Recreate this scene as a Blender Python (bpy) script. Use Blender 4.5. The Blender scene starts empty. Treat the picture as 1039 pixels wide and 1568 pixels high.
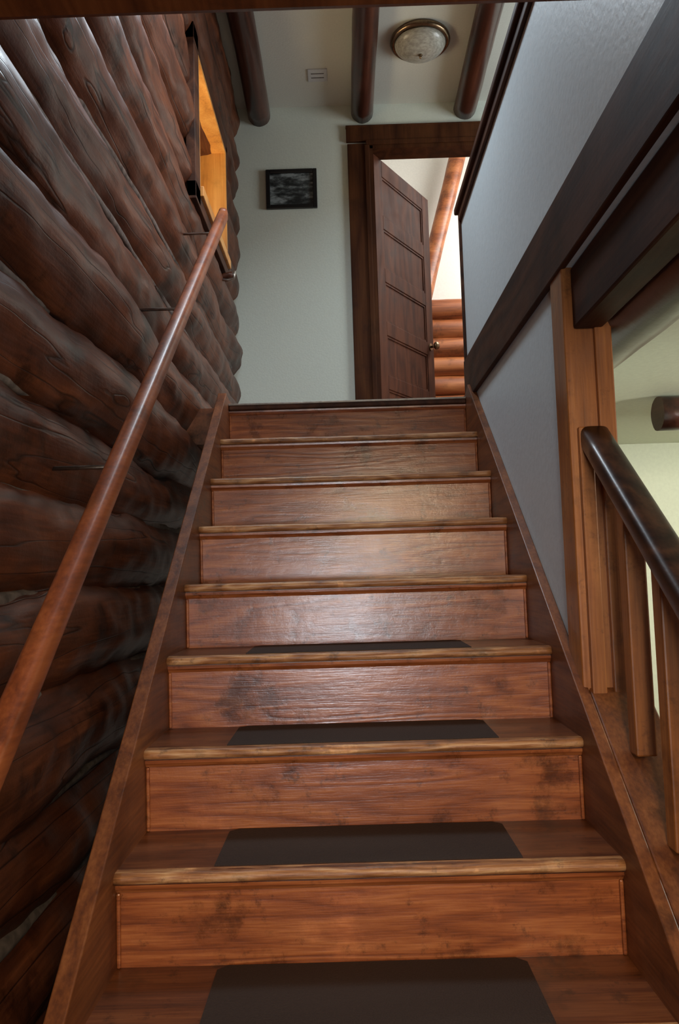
import bpy, bmesh, math, random
from mathutils import Vector, Matrix, noise
random.seed(4)
S=bpy.context.scene
try: S.view_settings.view_transform='Standard'
except Exception: pass
C=S.collection
# ------------------------------------------------------------ materials
def new_mat(name):
    m=bpy.data.materials.new(name); m.use_nodes=True
    nt=m.node_tree; b=nt.nodes['Principled BSDF']
    return m,nt,b
def ramp(nt,stops):
    r=nt.nodes.new('ShaderNodeValToRGB')
    e=r.color_ramp.elements
    while len(e)<len(stops): e.new(0.5)
    for i,(p,c) in enumerate(stops):
        e[i].position=p; e[i].color=(*c,1)
    return r
def wood(name,dark,mid,light,axis='X',rough=.35,scale=1.0,rings=9,bump=.15,coat=.2,blotch=.5,cracks=0,spec=.5,ringamt=.42,wear=0,stretch=.16,scuff=0):
    m,nt,b=new_mat(name); N=nt.nodes; L=nt.links
    tc=N.new('ShaderNodeTexCoord')
    mp=N.new('ShaderNodeMapping')
    s=[scale]*3; s['XYZ'.index(axis)]=scale*stretch
    mp.inputs['Scale'].default_value=s
    L.new(tc.outputs['Object'],mp.inputs['Vector'])
    n1=N.new('ShaderNodeTexNoise'); n1.inputs['Scale'].default_value=4.2; n1.inputs['Detail'].default_value=1.5
    L.new(mp.outputs[0],n1.inputs['Vector'])
    mul=N.new('ShaderNodeMath'); mul.operation='MULTIPLY'; mul.inputs[1].default_value=rings*2.4
    L.new(n1.outputs['Fac'],mul.inputs[0])
    fr=N.new('ShaderNodeMath'); fr.operation='PINGPONG'; fr.inputs[1].default_value=1
    L.new(mul.outputs[0],fr.inputs[0])
    mp2=N.new('ShaderNodeMapping'); s2=[scale]*3; s2['XYZ'.index(axis)]=scale*.05; mp2.inputs['Scale'].default_value=s2
    L.new(tc.outputs['Object'],mp2.inputs['Vector'])
    n2=N.new('ShaderNodeTexNoise'); n2.inputs['Scale'].default_value=90; n2.inputs['Detail'].default_value=4
    L.new(mp2.outputs[0],n2.inputs['Vector'])
    mx=N.new('ShaderNodeMath'); mx.operation='MULTIPLY_ADD'; mx.inputs[1].default_value=ringamt
    L.new(fr.outputs[0],mx.inputs[0])
    m3=N.new('ShaderNodeMath'); m3.operation='MULTIPLY_ADD'; m3.inputs[1].default_value=.6+(.42-ringamt)*.8; m3.inputs[2].default_value=(.42-ringamt)*.1
    L.new(n2.outputs['Fac'],m3.inputs[0]); L.new(m3.outputs[0],mx.inputs[2])
    r=ramp(nt,[(.2,dark),(.5,mid),(.82,light)])
    L.new(mx.outputs[0],r.inputs[0])
    n3=N.new('ShaderNodeTexNoise'); n3.inputs['Scale'].default_value=6.5; n3.inputs['Detail'].default_value=7; n3.inputs['Roughness'].default_value=.68
    L.new(tc.outputs['Object'],n3.inputs['Vector'])
    rr=ramp(nt,[(.34,(1-blotch,)*3),(.46,(1,1,1)),(.60,(1,1,1)),(.72,(1+wear,1+wear*1.1,1+wear*1.2))])
    L.new(n3.outputs['Fac'],rr.inputs[0])
    mm=N.new('ShaderNodeMixRGB'); mm.blend_type='MULTIPLY'; mm.inputs[0].default_value=1
    L.new(r.outputs[0],mm.inputs[1]); L.new(rr.outputs[0],mm.inputs[2])
    out=mm.outputs[0]
    if scuff:
        n5=N.new('ShaderNodeTexNoise'); n5.inputs['Scale'].default_value=17; n5.inputs['Detail'].default_value=5; n5.inputs['Roughness'].default_value=.75
        L.new(tc.outputs['Object'],n5.inputs['Vector'])
        rs=ramp(nt,[(.33,(1-scuff,)*3),(.43,(1,1,1))]); L.new(n5.outputs['Fac'],rs.inputs[0])
        m6=N.new('ShaderNodeMixRGB'); m6.blend_type='MULTIPLY'; m6.inputs[0].default_value=1
        L.new(out,m6.inputs[1]); L.new(rs.outputs[0],m6.inputs[2]); out=m6.outputs[0]
    ad=N.new('ShaderNodeMath'); ad.operation='MULTIPLY_ADD'; ad.inputs[1].default_value=.35
    L.new(mx.outputs[0],ad.inputs[0]); L.new(n3.outputs['Fac'],ad.inputs[2])
    hout=ad.outputs[0]
    if cracks:
        mp3=N.new('ShaderNodeMapping'); s3=[1.0]*3; s3['XYZ'.index(axis)]=.045; mp3.inputs['Scale'].default_value=s3
        L.new(tc.outputs['Object'],mp3.inputs['Vector'])
        n4=N.new('ShaderNodeTexNoise'); n4.inputs['Scale'].default_value=12; n4.inputs['Detail'].default_value=1.5; n4.inputs['Distortion'].default_value=.1
        L.new(mp3.outputs[0],n4.inputs['Vector'])
        rc=ramp(nt,[(.488,(1,1,1)),(.5,(1-cracks,)*3),(.512,(1,1,1))])
        L.new(n4.outputs['Fac'],rc.inputs[0])
        m5=N.new('ShaderNodeMixRGB'); m5.blend_type='MULTIPLY'; m5.inputs[0].default_value=1
        L.new(out,m5.inputs[1]); L.new(rc.outputs[0],m5.inputs[2]); out=m5.outputs[0]
        a2=N.new('ShaderNodeMath'); a2.operation='MULTIPLY_ADD'; a2.inputs[1].default_value=.5
        L.new(rc.outputs[0],a2.inputs[0]); L.new(hout,a2.inputs[2]); hout=a2.outputs[0]
    L.new(out,b.inputs['Base Color'])
    rg=N.new('ShaderNodeMapRange'); rg.inputs[3].default_value=max(.05,rough-.1); rg.inputs[4].default_value=rough+.2
    L.new(n3.outputs['Fac'],rg.inputs[0]); L.new(rg.outputs[0],b.inputs['Roughness'])
    b.inputs['Specular IOR Level'].default_value=spec
    b.inputs['Coat Weight'].default_value=coat; b.inputs['Coat Roughness'].default_value=.22
    bp=N.new('ShaderNodeBump'); bp.inputs['Strength'].default_value=bump; bp.inputs['Distance'].default_value=.01
    L.new(hout,bp.inputs['Height']); L.new(bp.outputs[0],b.inputs['Normal'])
    L.new(bp.outputs[0],b.inputs['Coat Normal'])
    return m
def plain(name,col,rough=.6,metal=0,bump=0,bs=60,var=.06):
    m,nt,b=new_mat(name); N=nt.nodes; L=nt.links
    tc=N.new('ShaderNodeTexCoord'); n=N.new('ShaderNodeTexNoise')
    n.inputs['Scale'].default_value=bs; n.inputs['Detail'].default_value=4
    L.new(tc.outputs['Object'],n.inputs['Vector'])
    r=ramp(nt,[(.3,tuple(c*(1-var) for c in col)),(.7,tuple(min(1,c*(1+var)) for c in col))])
    L.new(n.outputs['Fac'],r.inputs[0]); L.new(r.outputs[0],b.inputs['Base Color'])
    b.inputs['Roughness'].default_value=rough; b.inputs['Metallic'].default_value=metal
    if bump:
        bp=N.new('ShaderNodeBump'); bp.inputs['Strength'].default_value=bump; bp.inputs['Distance'].default_value=.003
        L.new(n.outputs['Fac'],bp.inputs['Height']); L.new(bp.outputs[0],b.inputs['Normal'])
    return m
M={}
M['riser']=wood('riser_wood',(.13,.031,.010),(.29,.080,.022),(.46,.158,.048),'X',.25,3.0,7,.18,.5,.6,0,.5,.32,.35,.09,.5)
M['tread']=wood('tread_wood',(.045,.013,.005),(.12,.034,.010),(.21,.07,.022),'X',.36,2.0,6,.1,.15,.5,0,.45,.3,.3,.09,.5)
M['nose']=wood('nosing_wood',(.14,.05,.016),(.34,.14,.046),(.64,.38,.18),'X',.45,5,4,.3,.1,.5,0,.5,.35,1.2,.16,.5)
M['skirt']=wood('skirt_wood',(.07,.020,.007),(.15,.045,.012),(.24,.084,.024),'Y',.42,1.6,5,.12,.08,.5,0,.4,.28,.2,.1)
M['postwood']=wood('post_wood',(.17,.052,.010),(.32,.108,.023),(.46,.18,.045),'Z',.38,1.4,3,.12,.15,.4,0,.5,.3,.2,.16,.35)
M['raild']=wood('dark_rail_wood',(.012,.006,.004),(.03,.013,.008),(.07,.03,.015),'Y',.35,1.5,6,.08,.25,.4,0,.4)
M['railr']=wood('red_rail_wood',(.10,.024,.008),(.20,.052,.015),(.30,.09,.026),'Y',.38,1.5,4,.1,.10,.4,0,.4,.3)
M['darktrim']=wood('dark_trim_wood',(.026,.009,.005),(.052,.018,.008),(.085,.031,.014),'Y',.55,1.3,5,.1,.0,.4,0,.2)
M['casing']=wood('casing_wood',(.03,.009,.003),(.06,.019,.006),(.09,.032,.010),'Z',.6,1.3,4,.1,.0,.3,0,.15)
M['door']=wood('door_wood',(.034,.009,.004),(.065,.018,.007),(.092,.028,.011),'Z',.6,1.6,4,.08,.0,.3,0,.12)
M['log']=wood('log_wood',(.028,.008,.003),(.072,.020,.0075),(.145,.044,.016),'Y',.40,1.3,4,.3,.12,.65,.8,.28,.3,.3,.1)
M['beam']=wood('beam_log_wood',(.022,.006,.004),(.05,.014,.008),(.085,.026,.015),'Y',.28,1.0,4,.15,.35,.4)
M['orangelog']=wood('orange_log_wood',(.16,.040,.012),(.34,.10,.030),(.50,.18,.06),'X',.4,1.0,4,.2,.2,.5)
M['winwood']=wood('window_jamb_wood',(.42,.16,.03),(.60,.26,.055),(.72,.36,.10),'Z',.4,1.2,3,.08,.2,.15)
M['wall']=plain('painted_wall',(.62,.68,.61),.55,0,.25,90,.03)
M['wallblue']=plain('painted_pony_wall',(.63,.70,.72),.42,0,.3,60,.04)
M['ceil']=plain('painted_ceiling',(.58,.59,.53),.7,0,.2,90,.03)
M['white']=plain('white_room_paint',(.80,.79,.74),.7,0,.2,60,.03)
M['cream']=plain('cream_wall_paint',(.66,.70,.55),.6,0,.2,60,.04)
M['mat']=plain('rubber_tread_mat',(.024,.012,.007),.75,0,.5,260,.3)
M['chink']=plain('chinking',(.09,.072,.062),.85,0,1,40,.5)
M['metal']=plain('worn_metal',(.35,.33,.30),.35,1,.2,60,.2)
M['brass']=plain('aged_brass',(.22,.15,.09),.3,1,.1,60,.2)
M['black']=plain('black_frame',(.006,.006,.007),.3)
M['plate']=plain('vent_plate',(.5,.52,.53),.5)
M['floor']=wood('floor_wood',(.06,.02,.01),(.15,.05,.02),(.24,.09,.04),'Y',.35,1.2,6,.1,.3,.4)
# ------------------------------------------------------------ mesh helpers
def obj_from_bm(bm,name,mat,parent=None,smooth=False):
    me=bpy.data.meshes.new(name); bm.normal_update(); bm.to_mesh(me); bm.free()
    o=bpy.data.objects.new(name,me); C.objects.link(o)
    if isinstance(mat,(list,tuple)):
        for x in mat: me.materials.append(M[x])
    else: me.materials.append(M[mat])
    if smooth:
        for p in me.polygons: p.use_smooth=True
    if parent: o.parent=parent
    return o
def empty(name,loc=(0,0,0)):
    e=bpy.data.objects.new(name,None); e.empty_display_size=.1; e.location=loc; C.objects.link(e); return e
def bm_box(bm,x0,x1,y0,y1,z0,z1,mi=0):
    vs=[bm.verts.new(p) for p in [(x0,y0,z0),(x1,y0,z0),(x1,y1,z0),(x0,y1,z0),(x0,y0,z1),(x1,y0,z1),(x1,y1,z1),(x0,y1,z1)]]
    for f in [(0,3,2,1),(4,5,6,7),(0,1,5,4),(1,2,6,5),(2,3,7,6),(3,0,4,7)]:
        fc=bm.faces.new([vs[i] for i in f]); fc.material_index=mi
def bev(o,w,seg=2):
    b=o.modifiers.new('bevel','BEVEL'); b.width=w; b.segments=seg; b.limit_method='ANGLE'
def box(name,x0,x1,y0,y1,z0,z1,mat,parent=None,bevel=0):
    bm=bmesh.new(); bm_box(bm,x0,x1,y0,y1,z0,z1); o=obj_from_bm(bm,name,mat,parent)
    if bevel: bev(o,bevel)
    return o
def prism_yz(name,pts,x0,x1,mat,parent=None,bevel=0):
    bm=bmesh.new()
    a=[bm.verts.new((x0,y,z)) for y,z in pts]; b=[bm.verts.new((x1,y,z)) for y,z in pts]
    n=len(pts); bm.faces.new(a); bm.faces.new(b[::-1])
    for i in range(n): bm.faces.new((a[i],b[i],b[(i+1)%n],a[(i+1)%n]))
    bmesh.ops.recalc_face_normals(bm,faces=bm.faces)
    o=obj_from_bm(bm,name,mat,parent)
    if bevel: bev(o,bevel)
    return o
def bm_log(bm,p0,p1,r,amp=.06,seg=26,step=.06,seed=0,wob=.012,nscale=5,squash=1.0,mi=0):
    p0=Vector(p0); p1=Vector(p1); d=p1-p0; Ln=d.length; d.normalize()
    up=Vector((0,0,1)) if abs(d.z)<.9 else Vector((1,0,0))
    u=d.cross(up).normalized(); v=u.cross(d).normalized()
    n=max(2,int(Ln/step)); rings=[]
    for i in range(n+1):
        t=i/n; c=p0+d*Ln*t
        c=c+u*wob*noise.noise(Vector((t*Ln*1.3,seed*7.1,0)))+v*wob*noise.noise(Vector((t*Ln*1.3,seed*7.1,9)))
        ring=[]
        for k in range(seg):
            a=2*math.pi*k/seg
            q=Vector((t*Ln*nscale*.45, math.cos(a)*1.6+seed*3.3, math.sin(a)*1.6))
            q2=Vector((t*Ln*nscale*1.7, math.cos(a)*3+seed*5.3, math.sin(a)*3))
            rr=r*(1+amp*noise.noise(q)+amp*.55*noise.noise(q2))
            ring.append(bm.verts.new(c+u*rr*math.cos(a)*squash+v*rr*math.sin(a)))
        rings.append(ring)
    for i in range(n):
        for k in range(seg):
            f=bm.faces.new((rings[i][k],rings[i][(k+1)%seg],rings[i+1][(k+1)%seg],rings[i+1][k])); f.smooth=True; f.material_index=mi
    f=bm.faces.new(rings[0][::-1]); f.material_index=mi
    f=bm.faces.new(rings[-1]); f.material_index=mi
def finish_normals(bm): bmesh.ops.recalc_face_normals(bm,faces=bm.faces)
def lathe(name,prof,center,mat,parent=None,seg=48):
    bm=bmesh.new(); rings=[]
    for r,z in prof:
        rings.append([bm.verts.new((center[0]+r*math.cos(2*math.pi*k/seg),center[1]+r*math.sin(2*math.pi*k/seg),center[2]+z)) for k in range(seg)])
    for i in range(len(rings)-1):
        for k in range(seg): bm.faces.new((rings[i][k],rings[i][(k+1)%seg],rings[i+1][(k+1)%seg],rings[i+1][k]))
    bm.faces.new(rings[0]); bm.faces.new(rings[-1])
    bmesh.ops.recalc_face_normals(bm,faces=bm.faces)
    return obj_from_bm(bm,name,mat,parent,True)
# ------------------------------------------------------------ dimensions
r=.19; t=.2446; HW=.5115
ZF=-.76; ZH=1.33; YW=3.37; ZC=3.70; XL=-.66; XR=.54
# ------------------------------------------------------------ staircase
st=empty('staircase')
for n in range(-3,7):
    y=n*t; z=n*r
    box(f'tread_{n+4}',-HW,HW,y+.016,y+t+.03,z-.028,z,'tread',st)
    bm=bmesh.new(); pts=[]
    rad=.0115
    for k in range(9):
        a=math.pi/2+math.pi*k/8
        pts.append((y+rad+rad*math.cos(a),z-rad-.0005+rad*math.sin(a)+.001))
    pts+= [(y+.03,z-2*rad),(y+.03,z+.0005)]
    nx=60; rings=[]
    for i in range(nx+1):
        x=-HW+2*HW*i/nx
        w=.0018*noise.noise(Vector((x*9,n*3.1,0)))+.001*noise.noise(Vector((x*40,n*3.1,0)))
        wear=.003*math.exp(-(x/.25)**2)
        rings.append([bm.verts.new((x,yy+(w+wear if j<9 else 0),zz+(-wear*.6+w if j<5 else 0))) for j,(yy,zz) in enumerate(pts)])
    for i in range(nx):
        for k in range(len(pts)):
            f=bm.faces.new((rings[i][k],rings[i+1][k],rings[i+1][(k+1)%len(pts)],rings[i][(k+1)%len(pts)])); f.smooth=k<8
    bm.faces.new(rings[0]); bm.faces.new(rings[-1][::-1]); finish_normals(bm)
    obj_from_bm(bm,f'nosing_{n+4}','nose',st)
for n in range(-3,8):
    y=n*t; z=n*r
    box(f'riser_{n+4}',-HW,HW,y+.026,y+.045,z-r,z-.026,'riser',st)
    prof=[(y+.026,z-.025),(y+.012,z-.025),(y+.013,z-.032),(y+.019,z-.038),(y+.022,z-.042),(y+.026,z-.043)]
    prism_yz(f'cove_{n+4}',prof,-HW,HW,'riser',st)
    for s,x in enumerate([-HW,HW-.008]):
        box(f'corner_strip_{n+4}_{s+1}',x,x+.008,y+.018,y+.026,z-r+.001,z-.043,'riser',st,.003)
box('landing_nosing',-HW,HW,7*t-.002,7*t+.09,7*r-.024,7*r+.001,'darktrim',st,.006)
box('landing_metal_strip',-HW,HW,7*t-.004,7*t+.03,7*r-.004,7*r+.005,'metal',st,.002)
for n in range(-3,3):
    y=n*t; z=n*r; w=.315+.01*math.sin(n*2.3)
    bm=bmesh.new()
    pts=[(-w,y+.035),(w,y+.035),(w,y+t+.004),(w-.02,y+t+.022),(-w+.02,y+t+.022),(-w,y+t+.004)]
    a=[bm.verts.new((x,yy,z)) for x,yy in pts]; b=[bm.verts.new((x,yy,z+.002)) for x,yy in pts]
    bm.faces.new(b); bm.faces.new(a[::-1])
    for i in range(6): bm.faces.new((a[i],a[(i+1)%6],b[(i+1)%6],b[i]))
    finish_normals(bm); obj_from_bm(bm,f'tread_mat_{n+4}','mat',st)
def line(y,H): return y/t*r+H
ys,ye=-.86,7*t
prism_yz('skirt_left',[(ys,ZF),(ys,line(ys,.08)),(ye-.05,line(ye-.05,.08)),(ye+.02,ZH+.03),(ye+.10,ZH+.03),(ye+.10,ZH-.30),(.4,ZF)],-HW-.036,-HW,'skirt',st,.003)
NY=.279
prism_yz('skirt_right',[(ys,ZF),(ys,line(ys,.085)),(ye-.05,line(ye-.05,.085)),(ye+.02,ZH+.02),(ye+.10,ZH+.02),(ye+.10,ZH-.3),(.4,ZF)],HW,HW+.0285,'skirt',st,.003)
prism_yz('stringer_right',[(ys,ZF),(ys,line(ys,.06)),(NY+.12,line(NY+.12,.06)),(NY+.12,ZF)],HW+.029,HW+.15,'skirt',st,.003)
prism_yz('stringer_cap',[(ys,line(ys,.062)),(ys,line(ys,.085)),(NY,line(NY,.085)),(NY,line(NY,.062))],HW+.029,HW+.165,'skirt',st,.004)
# ------------------------------------------------------------ right balustrade
rl=empty('stair_railing')
nx0,nx1=.528,.628
zb=line(NY+.0,.085)
bm=bmesh.new()
ztop=.5866+.80
bm_box(bm,nx0,nx1,NY,NY+.11,zb-.02,ztop)
o=obj_from_bm(bm,'newel_post','postwood',rl); bev(o,.006,2)
box('newel_side_board',nx1-.03,nx1+.012,NY-.014,NY+.04,zb-.02,ztop-.10,'postwood',rl,.004)
box('newel_corner_strip',nx0+.018,nx0+.052,NY-.016,NY,zb-.02,ztop-.46,'postwood',rl,.003)
for k in range(7):
    y=NY-.148-k*.178
    if y<ys+.03: break
    box(f'baluster_{k+1}',.577,.622,y-.045,y,line(y,.085)-.005,line(y,.66),'postwood',rl,.004)
def sweep(name,path,prof,mat,parent,up=Vector((0,0,1))):
    bm=bmesh.new(); rings=[]
    for i,p in enumerate(path):
        p=Vector(p)
        a=Vector(path[max(0,i-1)]); b=Vector(path[min(len(path)-1,i+1)])
        d=(b-a).normalized(); u=d.cross(up).normalized(); v=u.cross(d).normalized()
        rings.append([bm.verts.new(p+u*x+v*z) for x,z in prof])
    m=len(prof)
    for i in range(len(rings)-1):
        for k in range(m):
            f=bm.faces.new((rings[i][k],rings[i][(k+1)%m],rings[i+1][(k+1)%m],rings[i+1][k])); f.smooth=True
    bm.faces.new(rings[0][::-1]); bm.faces.new(rings[-1]); finish_normals(bm)
    return obj_from_bm(bm,name,mat,parent)
def super_prof(w,h,n=20,p=3.0):
    out=[]
    for k in range(n):
        a=2*math.pi*k/n; c,s=math.cos(a),math.sin(a)
        out.append((w*math.copysign(abs(c)**(2/p),c),h*math.copysign(abs(s)**(2/p),s)))
    return out
path=[(.585,y,line(y,.69)) for y in [NY+.0-i*.08 for i in range(16)]]
sweep('banister_rail',path,super_prof(.036,.026,28,3.6),'raild',rl)
sweep('banister_under_rail',[(.59,y,line(y,.652)) for y in [NY-i*.08 for i in range(16)]],super_prof(.022,.012,16,5),'postwood',rl)
# ------------------------------------------------------------ left wall rail
hr=empty('handrail')
A=Vector((-.512,.093,.868)); B=Vector((-.50,1.572,2.107)); d=(B-A)
path=[A+d*s for s in [-.75+i*.06 for i in range(29)]]+[B]
path=[p for i,p in enumerate(path) if i==len(path)-1 or (p-B).dot(d)<-.001]
sweep('rail',path,super_prof(.021,.024,20,3.2),'railr',hr)
ez=path[-1]
sweep('rail_end',[ez,ez+d*.012+Vector((0,0,.002)),ez+d*.022+Vector((-.004,0,.002))],super_prof(.019,.022,20,3),'railr',hr)
def tube(name,pts,rad,mat,parent):
    return sweep(name,pts,[(rad*math.cos(2*math.pi*k/10),rad*math.sin(2*math.pi*k/10)) for k in range(10)],mat,parent,up=Vector((.1,.3,1)))
for i,s in enumerate([.96,.52,.02,-.42]):
    p=A+d*s
    tube(f'bracket_arm_{i+1}',[p+Vector((0,0,-.02)),p+Vector((-.008,0,-.040)),p+Vector((-.04,0,-.050)),p+Vector((-.18,0,-.050))],.005,'metal',hr)
    lathe(f'bracket_saddle_{i+1}',[(.013,-.026),(.013,-.022),(.008,-.020)],p,'metal',hr,16)
# ------------------------------------------------------------ left log wall
WY0,WY1,WZ0,WZ1=1.90,2.72,2.40,3.03
bm=bmesh.new(); sp=.225; zs=.557-6*sp
k=0; zc=zs+sp/2
while zc<ZC+.1:
    rr=.151*(1+random.uniform(-.04,.04)); xc=XL-.148+random.uniform(-.014,.014)
    segs=[(-2.2,YW+.12)]
    if zc+.06>WZ0 and zc-.06<WZ1: segs=[(-2.2,WY0-.02),(WY1+.02,YW+.12)]
    for (a,b) in segs:
        bm_log(bm,(xc,a,zc+random.uniform(-.025,.025)),(xc,b,zc+random.uniform(-.025,.025)),rr,.095,44,.025,k+.37,.024,6)
        if zc<2.0: bm_log(bm,(XL-.060,a,zc+sp/2),(XL-.060,b,zc+sp/2),.018,.35,10,.04,k+50.37,.014,8,mi=1)
    k+=1; zc+=sp
bm_box(bm,XL-.30,XL-.16,-2.2,WY0-.02,ZF,ZC,1); bm_box(bm,XL-.30,XL-.16,WY1+.02,YW+.12,ZF,ZC,1)
bm_box(bm,XL-.30,XL-.16,WY0-.02,WY1+.02,ZF,WZ0-.03,1); bm_box(bm,XL-.30,XL-.16,WY0-.02,WY1+.02,WZ1+.03,ZC,1)
finish_normals(bm)
obj_from_bm(bm,'wall_left',['log','chink'])
w=empty('window_1')
XO=XL-.31
box('head_jamb',XO,XL+.012,WY0-.025,WY1+.025,WZ1,WZ1+.05,'winwood',w)
box('sill',XO,XL+.03,WY0-.025,WY1+.025,WZ0-.05,WZ0,'winwood',w,.004)
box('far_jamb',XO,XL+.012,WY1,WY1+.05,WZ0,WZ1,'winwood',w)
box('near_jamb',XO,XL+.012,WY0-.05,WY0,WZ0,WZ1,'winwood',w)
for nm,a in {'casing_near':(WY0-.13,WY0-.02,WZ0-.1,WZ1+.1),'casing_far':(WY1+.02,WY1+.06,WZ0-.05,WZ1+.06),'casing_head':(WY0-.13,WY1+.06,WZ1+.02,WZ1+.10),'casing_apron':(WY0-.13,WY1+.06,WZ0-.11,WZ0-.025)}.items():
    box(nm,XL-.03,XL+.014,*a,'darktrim',w,.003)
xs=XO+.05
for nm,a in {'sash_l':(WY0,WY0+.05,WZ0,WZ1),'sash_r':(WY1-.05,WY1,WZ0,WZ1),'sash_t':(WY0+.05,WY1-.05,WZ1-.05,WZ1),'sash_b':(WY0+.05,WY1-.05,WZ0,WZ0+.05),'sash_mid':((WY0+WY1)/2-.018,(WY0+WY1)/2+.018,WZ0+.05,WZ1-.05)}.items():
    box(nm,xs,xs+.04,*a,'darktrim',w,.003)
mg,nt,b=new_mat('window_glass'); b.inputs['Transmission Weight'].default_value=1; b.inputs['Roughness'].default_value=.02; b.inputs['IOR'].default_value=1.02
M['glass']=mg
box('pane',xs+.017,xs+.021,WY0+.04,WY1-.04,WZ0+.04,WZ1-.04,'glass',w)
# ------------------------------------------------------------ floors
box('floor',XL-.1,3.2,-3.2,2.6,ZF-.1,ZF,'floor')
box('floor_hall',XL-.1,XR,7*t+.05,6.2,ZH-.16,ZH-.001,'floor')
box('floor_hall_side',XR+.092,3.2,-.6,6.2,ZH-.12,ZH-.001,'floor')
box('ceiling_side_room',XR+.092,3.2,-.6,2.35,ZH-.132,ZH-.121,'cream')
# ------------------------------------------------------------ right pony wall
pw=empty('wall_right')
yN=-.9
PH=.865
box('pony_wall_board',XR,XR+.10,yN,1.80,ZH,ZH+PH,'wallblue',pw)
prism_yz('stair_side_panel',[(NY+.06,line(NY+.06,.02)),(1.80,line(1.80,.02)),(1.80,ZH),(NY+.06,ZH)],XR,XR+.09,'wallblue',pw)
box('pony_cap',XR-.028,XR+.13,yN,1.83,ZH+PH,ZH+PH+.03,'darktrim',pw,.006)
box('pony_cap_mould',XR-.014,XR,yN,1.80,ZH+PH-.038,ZH+PH,'darktrim',pw,.004)
box('pony_end_trim',XR-.012,XR+.11,1.80,1.82,ZH,ZH+PH,'darktrim',pw,.003)
box('trim_1',XR-.018,XR,yN,1.80,ZH-.003,ZH+.182,'darktrim',None,.004)
box('floor_edge_beam',XR+.01,XR+.08,yN,NY-.001,1.172,ZH-.004,'darktrim',None,.006)
box('header_beam',XL-.05,1.6,-1.05,-.850,1.165,ZH+.05,'skirt',None,.012)
box('ceiling_lower',XL-.1,3.2,-3.2,-1.05,1.30,1.36,'ceil')
# ------------------------------------------------------------ far wall and door
DX0,DX1,DZ1=.215,1.09,3.405
bm=bmesh.new()
bm_box(bm,XL-.2,DX0,YW,YW+.12,ZH-.2,ZC); bm_box(bm,DX1,3.2,YW,YW+.12,ZH-.2,ZC); bm_box(bm,DX0,DX1,YW,YW+.12,DZ1,ZC)
obj_from_bm(bm,'wall_far','wall')
cs=empty('trim_2')
box('casing_left',.068,.19,YW-.022,YW,ZH,DZ1+.015,'casing',cs,.003)
box('casing_left_bead',.18,.21,YW-.032,YW,ZH,DZ1,'casing',cs,.003)
box('casing_right',DX1+.02,DX1+.17,YW-.022,YW,ZH,DZ1+.015,'casing',cs,.003)
box('casing_head',.062,DX1+.19,YW-.026,YW,DZ1+.03,3.54,'casing',cs,.003)
box('casing_head_bead',.19,DX1+.19,YW-.036,YW,DZ1,DZ1+.03,'casing',cs,.003)
box('casing_cap',.060,DX1+.2,YW-.030,YW,3.53,3.543,'casing',cs,.003)
box('jamb_left',DX0-.006,DX0+.02,YW-.02,YW+.13,ZH,DZ1,'casing',cs)
box('jamb_right',DX1-.02,DX1+.006,YW-.02,YW+.13,ZH,DZ1,'casing',cs)
box('jamb_head',DX0,DX1,YW-.02,YW+.13,DZ1-.02,DZ1+.006,'casing',cs)
dr=empty('door_1',(DX0+.026,YW+.045,ZH+.01))
Wd,Hd,Td=.81,2.045,.036
def dbox(n,a,b,c,e,y0,y1,mat='door',bv=.003):
    return box(n,a,b,y0,y1,c,e,mat,dr,bv)
dbox('core',.05,Wd-.05,.05,Hd-.05,.011,Td-.011)
dbox('stile_hinge',0,.105,0,Hd,0,Td); dbox('stile_lock',Wd-.105,Wd,0,Hd,0,Td)
np_=5; zb0=.19; rh=.095; ph=(Hd-.115-zb0-(np_-1)*rh)/np_
dbox('rail_bottom',.105,Wd-.105,0,zb0,0,Td); dbox('rail_top',.105,Wd-.105,Hd-.115,Hd,0,Td)
for i in range(np_):
    z0=zb0+i*(ph+rh)
    if i<np_-1: dbox(f'rail_{i+1}',.105,Wd-.105,z0+ph,z0+ph+rh,0,Td)
    for s,(ya,yb) in enumerate([(.005,.012),(Td-.012,Td-.005)]):
        bm=bmesh.new(); x0,x1,za,zb_=.105,Wd-.105,z0,z0+ph; m=.014
        bm_box(bm,x0,x1,ya,yb,za,za+m); bm_box(bm,x0,x1,ya,yb,zb_-m,zb_)
        bm_box(bm,x0,x0+m,ya,yb,za+m,zb_-m); bm_box(bm,x1-m,x1,ya,yb,za+m,zb_-m)
        obj_from_bm(bm,f'panel_mould_{i+1}_{s+1}','door',dr)
KZ=.90
for s,sg in enumerate([-1,1]):
    y0=0 if sg<0 else Td
    bm=bmesh.new(); bm_log(bm,(Wd-.055,y0,KZ),(Wd-.055,y0+sg*.006,KZ),.026,0,24,.005,0,0)
    bm_log(bm,(Wd-.055,y0+sg*.006,KZ),(Wd-.055,y0+sg*.035,KZ),.010,0,16,.01,0,0); finish_normals(bm)
    obj_from_bm(bm,f'knob_rose_{s+1}','brass',dr)
    bm=bmesh.new(); bmesh.ops.create_uvsphere(bm,u_segments=24,v_segments=14,radius=.030)
    bmesh.ops.scale(bm,vec=(1,.7,1),verts=bm.verts); bmesh.ops.translate(bm,vec=(Wd-.055,y0+sg*.05,KZ),verts=bm.verts)
    obj_from_bm(bm,f'knob_{s+1}','brass',dr,True)
dr.rotation_euler=(0,0,math.radians(57.5))
RY=5.45
bm=bmesh.new(); zc=ZH+.05; k=0
while zc<ZH+1.72:
    bm_log(bm,(-.4,RY,zc),(3.1,RY,zc),.10,.07,22,.08,k+.9,.015,4); k+=1; zc+=.178
finish_normals(bm); obj_from_bm(bm,'bedroom_log_wall','orangelog')
box('wall_bedroom_gable',-.6,3.2,RY+.08,RY+.16,ZH-.1,5.6,'white')
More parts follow.
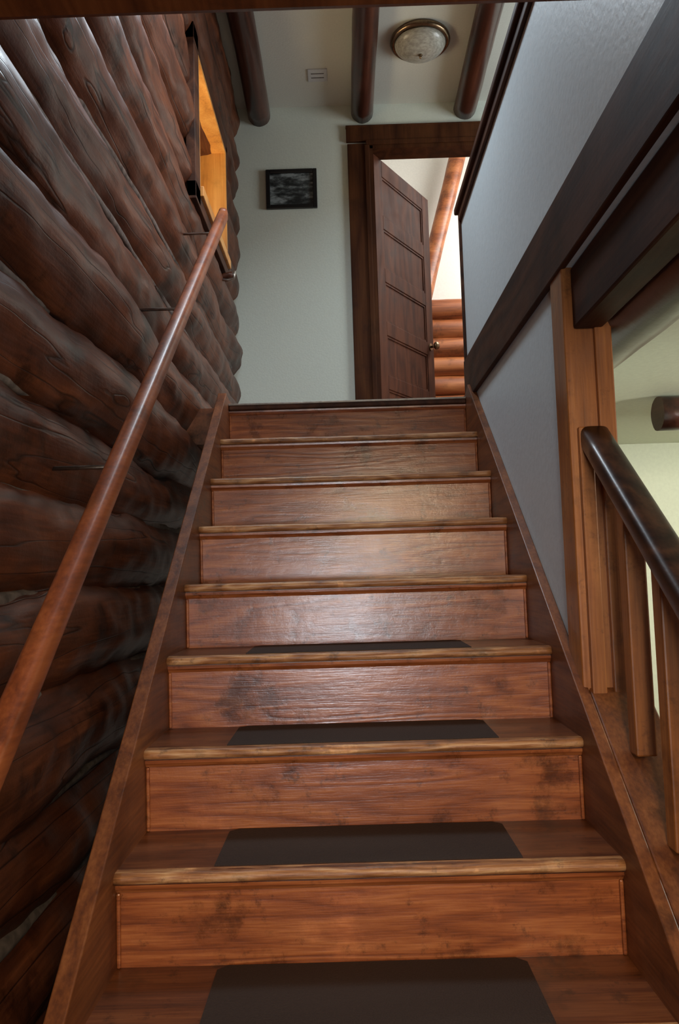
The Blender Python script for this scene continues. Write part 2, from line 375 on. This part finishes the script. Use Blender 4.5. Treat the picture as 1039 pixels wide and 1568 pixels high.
box('wall_bedroom_left',-.6,-.5,YW+.12,RY+.1,ZH-.1,5.6,'white')
box('wall_bedroom_right',3.1,3.2,YW+.12,RY+.1,ZH-.1,5.6,'white')
bm=bmesh.new(); bm_log(bm,(1.14,RY-.1,4.5),(.72,RY-.1,2.95),.075,.06,22,.08,3.3,.01,4); finish_normals(bm)
obj_from_bm(bm,'rafter_log','orangelog')
prism_yz('ceiling_bedroom',[(YW+.12,4.3),(RY+.2,4.9),(RY+.2,5.0),(YW+.12,4.4)],-.6,3.2,'white')
# ------------------------------------------------------------ ceiling, beams
box('ceiling',XL-.3,3.2,-1.2,YW+.12,ZC,ZC+.08,'ceil')
for i,x in enumerate([-.51,.175,.85,1.53,2.2]):
    bm=bmesh.new(); bm_log(bm,(x,-1.1,ZC-.055),(x,YW,ZC-.055),.073,.05,24,.08,i+.5,.012,3); finish_normals(bm)
    obj_from_bm(bm,'ceiling_log_beam','beam')
cl=empty('ceiling_light')
c0=(.50,2.74,ZC)
lathe('pan',[(.12,0),(.172,-.006),(.176,-.022),(.166,-.034),(.150,-.036),(.148,-.02)],c0,'brass',cl)
mgl,nt,b=new_mat('frosted_glass'); b.inputs['Roughness'].default_value=.3
n_=nt.nodes.new('ShaderNodeTexNoise'); n_.inputs['Scale'].default_value=14; rp=ramp(nt,[(.35,(.26,.25,.21)),(.65,(.40,.39,.34))]); nt.links.new(n_.outputs['Fac'],rp.inputs[0]); nt.links.new(rp.outputs[0],b.inputs['Base Color'])
M['frost']=mgl
lathe('dome',[(.149,-.03)]+[(.149*math.cos(a),-.03-.07*math.sin(a)) for a in [i*math.pi/2/10 for i in range(1,10)]]+[(.008,-.0995)],c0,'frost',cl)
lathe('finial',[(.010,-.098),(.013,-.104),(.006,-.110),(.009,-.117),(.003,-.124)],c0,'brass',cl,20)
vp=empty('ceiling_vent')
box('plate',-.17,-.05,2.98,3.10,ZC-.008,ZC,'plate',vp,.002)
for i in range(2): box(f'slot_{i+1}',-.15,-.07,3.015+i*.04,3.02+i*.04,ZC-.010,ZC-.007,'chink',vp)
fp=empty('framed_picture')
px0,px1,pz0,pz1=-.475,-.140,2.995,3.262
for nm,a in {'frame_l':(px0,px0+.026,pz0,pz1),'frame_r':(px1-.026,px1,pz0,pz1),'frame_b':(px0+.026,px1-.026,pz0,pz0+.026),'frame_t':(px0+.026,px1-.026,pz1-.026,pz1)}.items():
    box(nm,a[0],a[1],YW-.022,YW-.001,a[2],a[3],'black',fp,.003)
mp_,nt,b=new_mat('old_photo_print'); N=nt.nodes; L=nt.links
tc=N.new('ShaderNodeTexCoord'); mp=N.new('ShaderNodeMapping'); mp.inputs['Scale'].default_value=(7,7,20); L.new(tc.outputs['Object'],mp.inputs[0])
nn=N.new('ShaderNodeTexNoise'); nn.inputs['Scale'].default_value=1.5; nn.inputs['Detail'].default_value=7; nn.inputs['Roughness'].default_value=.62; L.new(mp.outputs[0],nn.inputs['Vector'])
rp=ramp(nt,[(.40,(.015,.018,.02)),(.50,(.06,.072,.075)),(.62,(.26,.30,.31))]); L.new(nn.outputs['Fac'],rp.inputs[0]); L.new(rp.outputs[0],b.inputs['Base Color']); b.inputs['Roughness'].default_value=.25
M['print']=mp_
box('print',px0+.02,px1-.02,YW-.010,YW-.002,pz0+.02,pz1-.02,'print',fp)
ch=empty('wall_hook')
tube('hook',[(XL-.03,2.55,2.22),(XL+.04,2.55,2.21),(XL+.07,2.55,2.22),(XL+.075,2.55,2.26)],.008,'metal',ch)
bm=bmesh.new(); bm_log(bm,(XL-.04,2.62,2.25),(XL+.055,2.62,2.27),.018,.1,14,.02,0,.003); finish_normals(bm); obj_from_bm(bm,'peg','log',ch)
# ------------------------------------------------------------ room on the right of the stairs
box('wall_lower_far',XR+.10,3.2,2.3,2.4,ZF,ZH-.12,'cream')
box('wall_lower_side',3.1,3.2,-3.2,2.4,ZF,1.3,'cream')
box('wall_hall_right',3.1,3.2,-1.2,YW+.12,ZH,ZC,'wall')
bm=bmesh.new(); bm_log(bm,(.71,-.9,1.215),(.71,2.3,1.215),.082,.06,24,.08,2.5,.008,3); finish_normals(bm); obj_from_bm(bm,'lower_log_beam','beam')
bm=bmesh.new(); bm_log(bm,(1.12,1.2,1.135),(3.13,1.2,1.135),.062,.05,24,.08,4.5,.012,3); finish_normals(bm); obj_from_bm(bm,'wall_lower_cross_log','beam')
# ------------------------------------------------------------ camera
cam=bpy.data.cameras.new('camera'); co=bpy.data.objects.new('camera',cam); C.objects.link(co)
cam.sensor_fit='VERTICAL'; cam.sensor_height=36; cam.lens=1200/1568*36; cam.clip_start=.02
p=math.radians(4.57)
Mx=Matrix.Rotation(.0055,4,'Z')@Matrix.Rotation(math.pi/2+p,4,'X')@Matrix.Rotation(-.03,4,'Z')
co.matrix_world=Matrix.Translation((-.0285,-1.618,.5866))@Mx
S.camera=co
# ------------------------------------------------------------ lights
def area(name,loc,target,size,energy,col,sy=None,spread=None):
    l=bpy.data.lights.new(name,'AREA'); l.energy=energy; l.color=col; l.size=size
    if sy: l.shape='RECTANGLE'; l.size_y=sy
    if spread: l.spread=math.radians(spread)
    o=bpy.data.objects.new(name,l); C.objects.link(o); o.location=loc
    o.rotation_euler=(Vector(target)-Vector(loc)).to_track_quat('-Z','Y').to_euler(); return o
area('lower_room_window',(-.08,-3.1,.34),(0,0,.45),.30,3.6,(.86,.92,1),.30,60)
area('lower_room_lamp',(.35,-2.1,1.24),(.05,-.2,-.4),.6,30,(1,.74,.46),.6,140)
area('hall_fill',(2.6,2.3,2.6),(-.4,3.2,2.4),.9,42,(.92,.98,1),1.2)  # unseen area light added at the hall's right side to light the far wall
area('log_wall_fill',(1.6,.6,3.4),(-.65,1.15,2.0),.6,14,(1,.90,.88),.6,75)  # added fill that puts sheen on the logs; the ceiling has no opening
area('pony_wall_fill',(-.25,1.3,3.3),(.54,1.0,1.5),.5,27,(.78,.90,1),.5)  # unseen fill added to brighten the pony wall, no fixture modelled
area('bedroom_daylight',(2.2,4.3,3.9),(1.0,5.2,2.5),1.2,60,(1,.98,.94),1.2)
area('outdoor_window_light',(XO-.6,2.1,2.1),(XL,2.35,3.0),.9,45,(1,.8,.5),.9)
area('side_room_fill',(2.2,.2,.9),(1.5,2.3,.6),.5,34,(1,.98,.86),.5)  # unseen area light added to brighten the cream wall past the newel
W=bpy.data.worlds.new('world'); S.world=W; W.use_nodes=True
W.node_tree.nodes['Background'].inputs[0].default_value=(.78,.68,.58,1); W.node_tree.nodes['Background'].inputs[1].default_value=.22
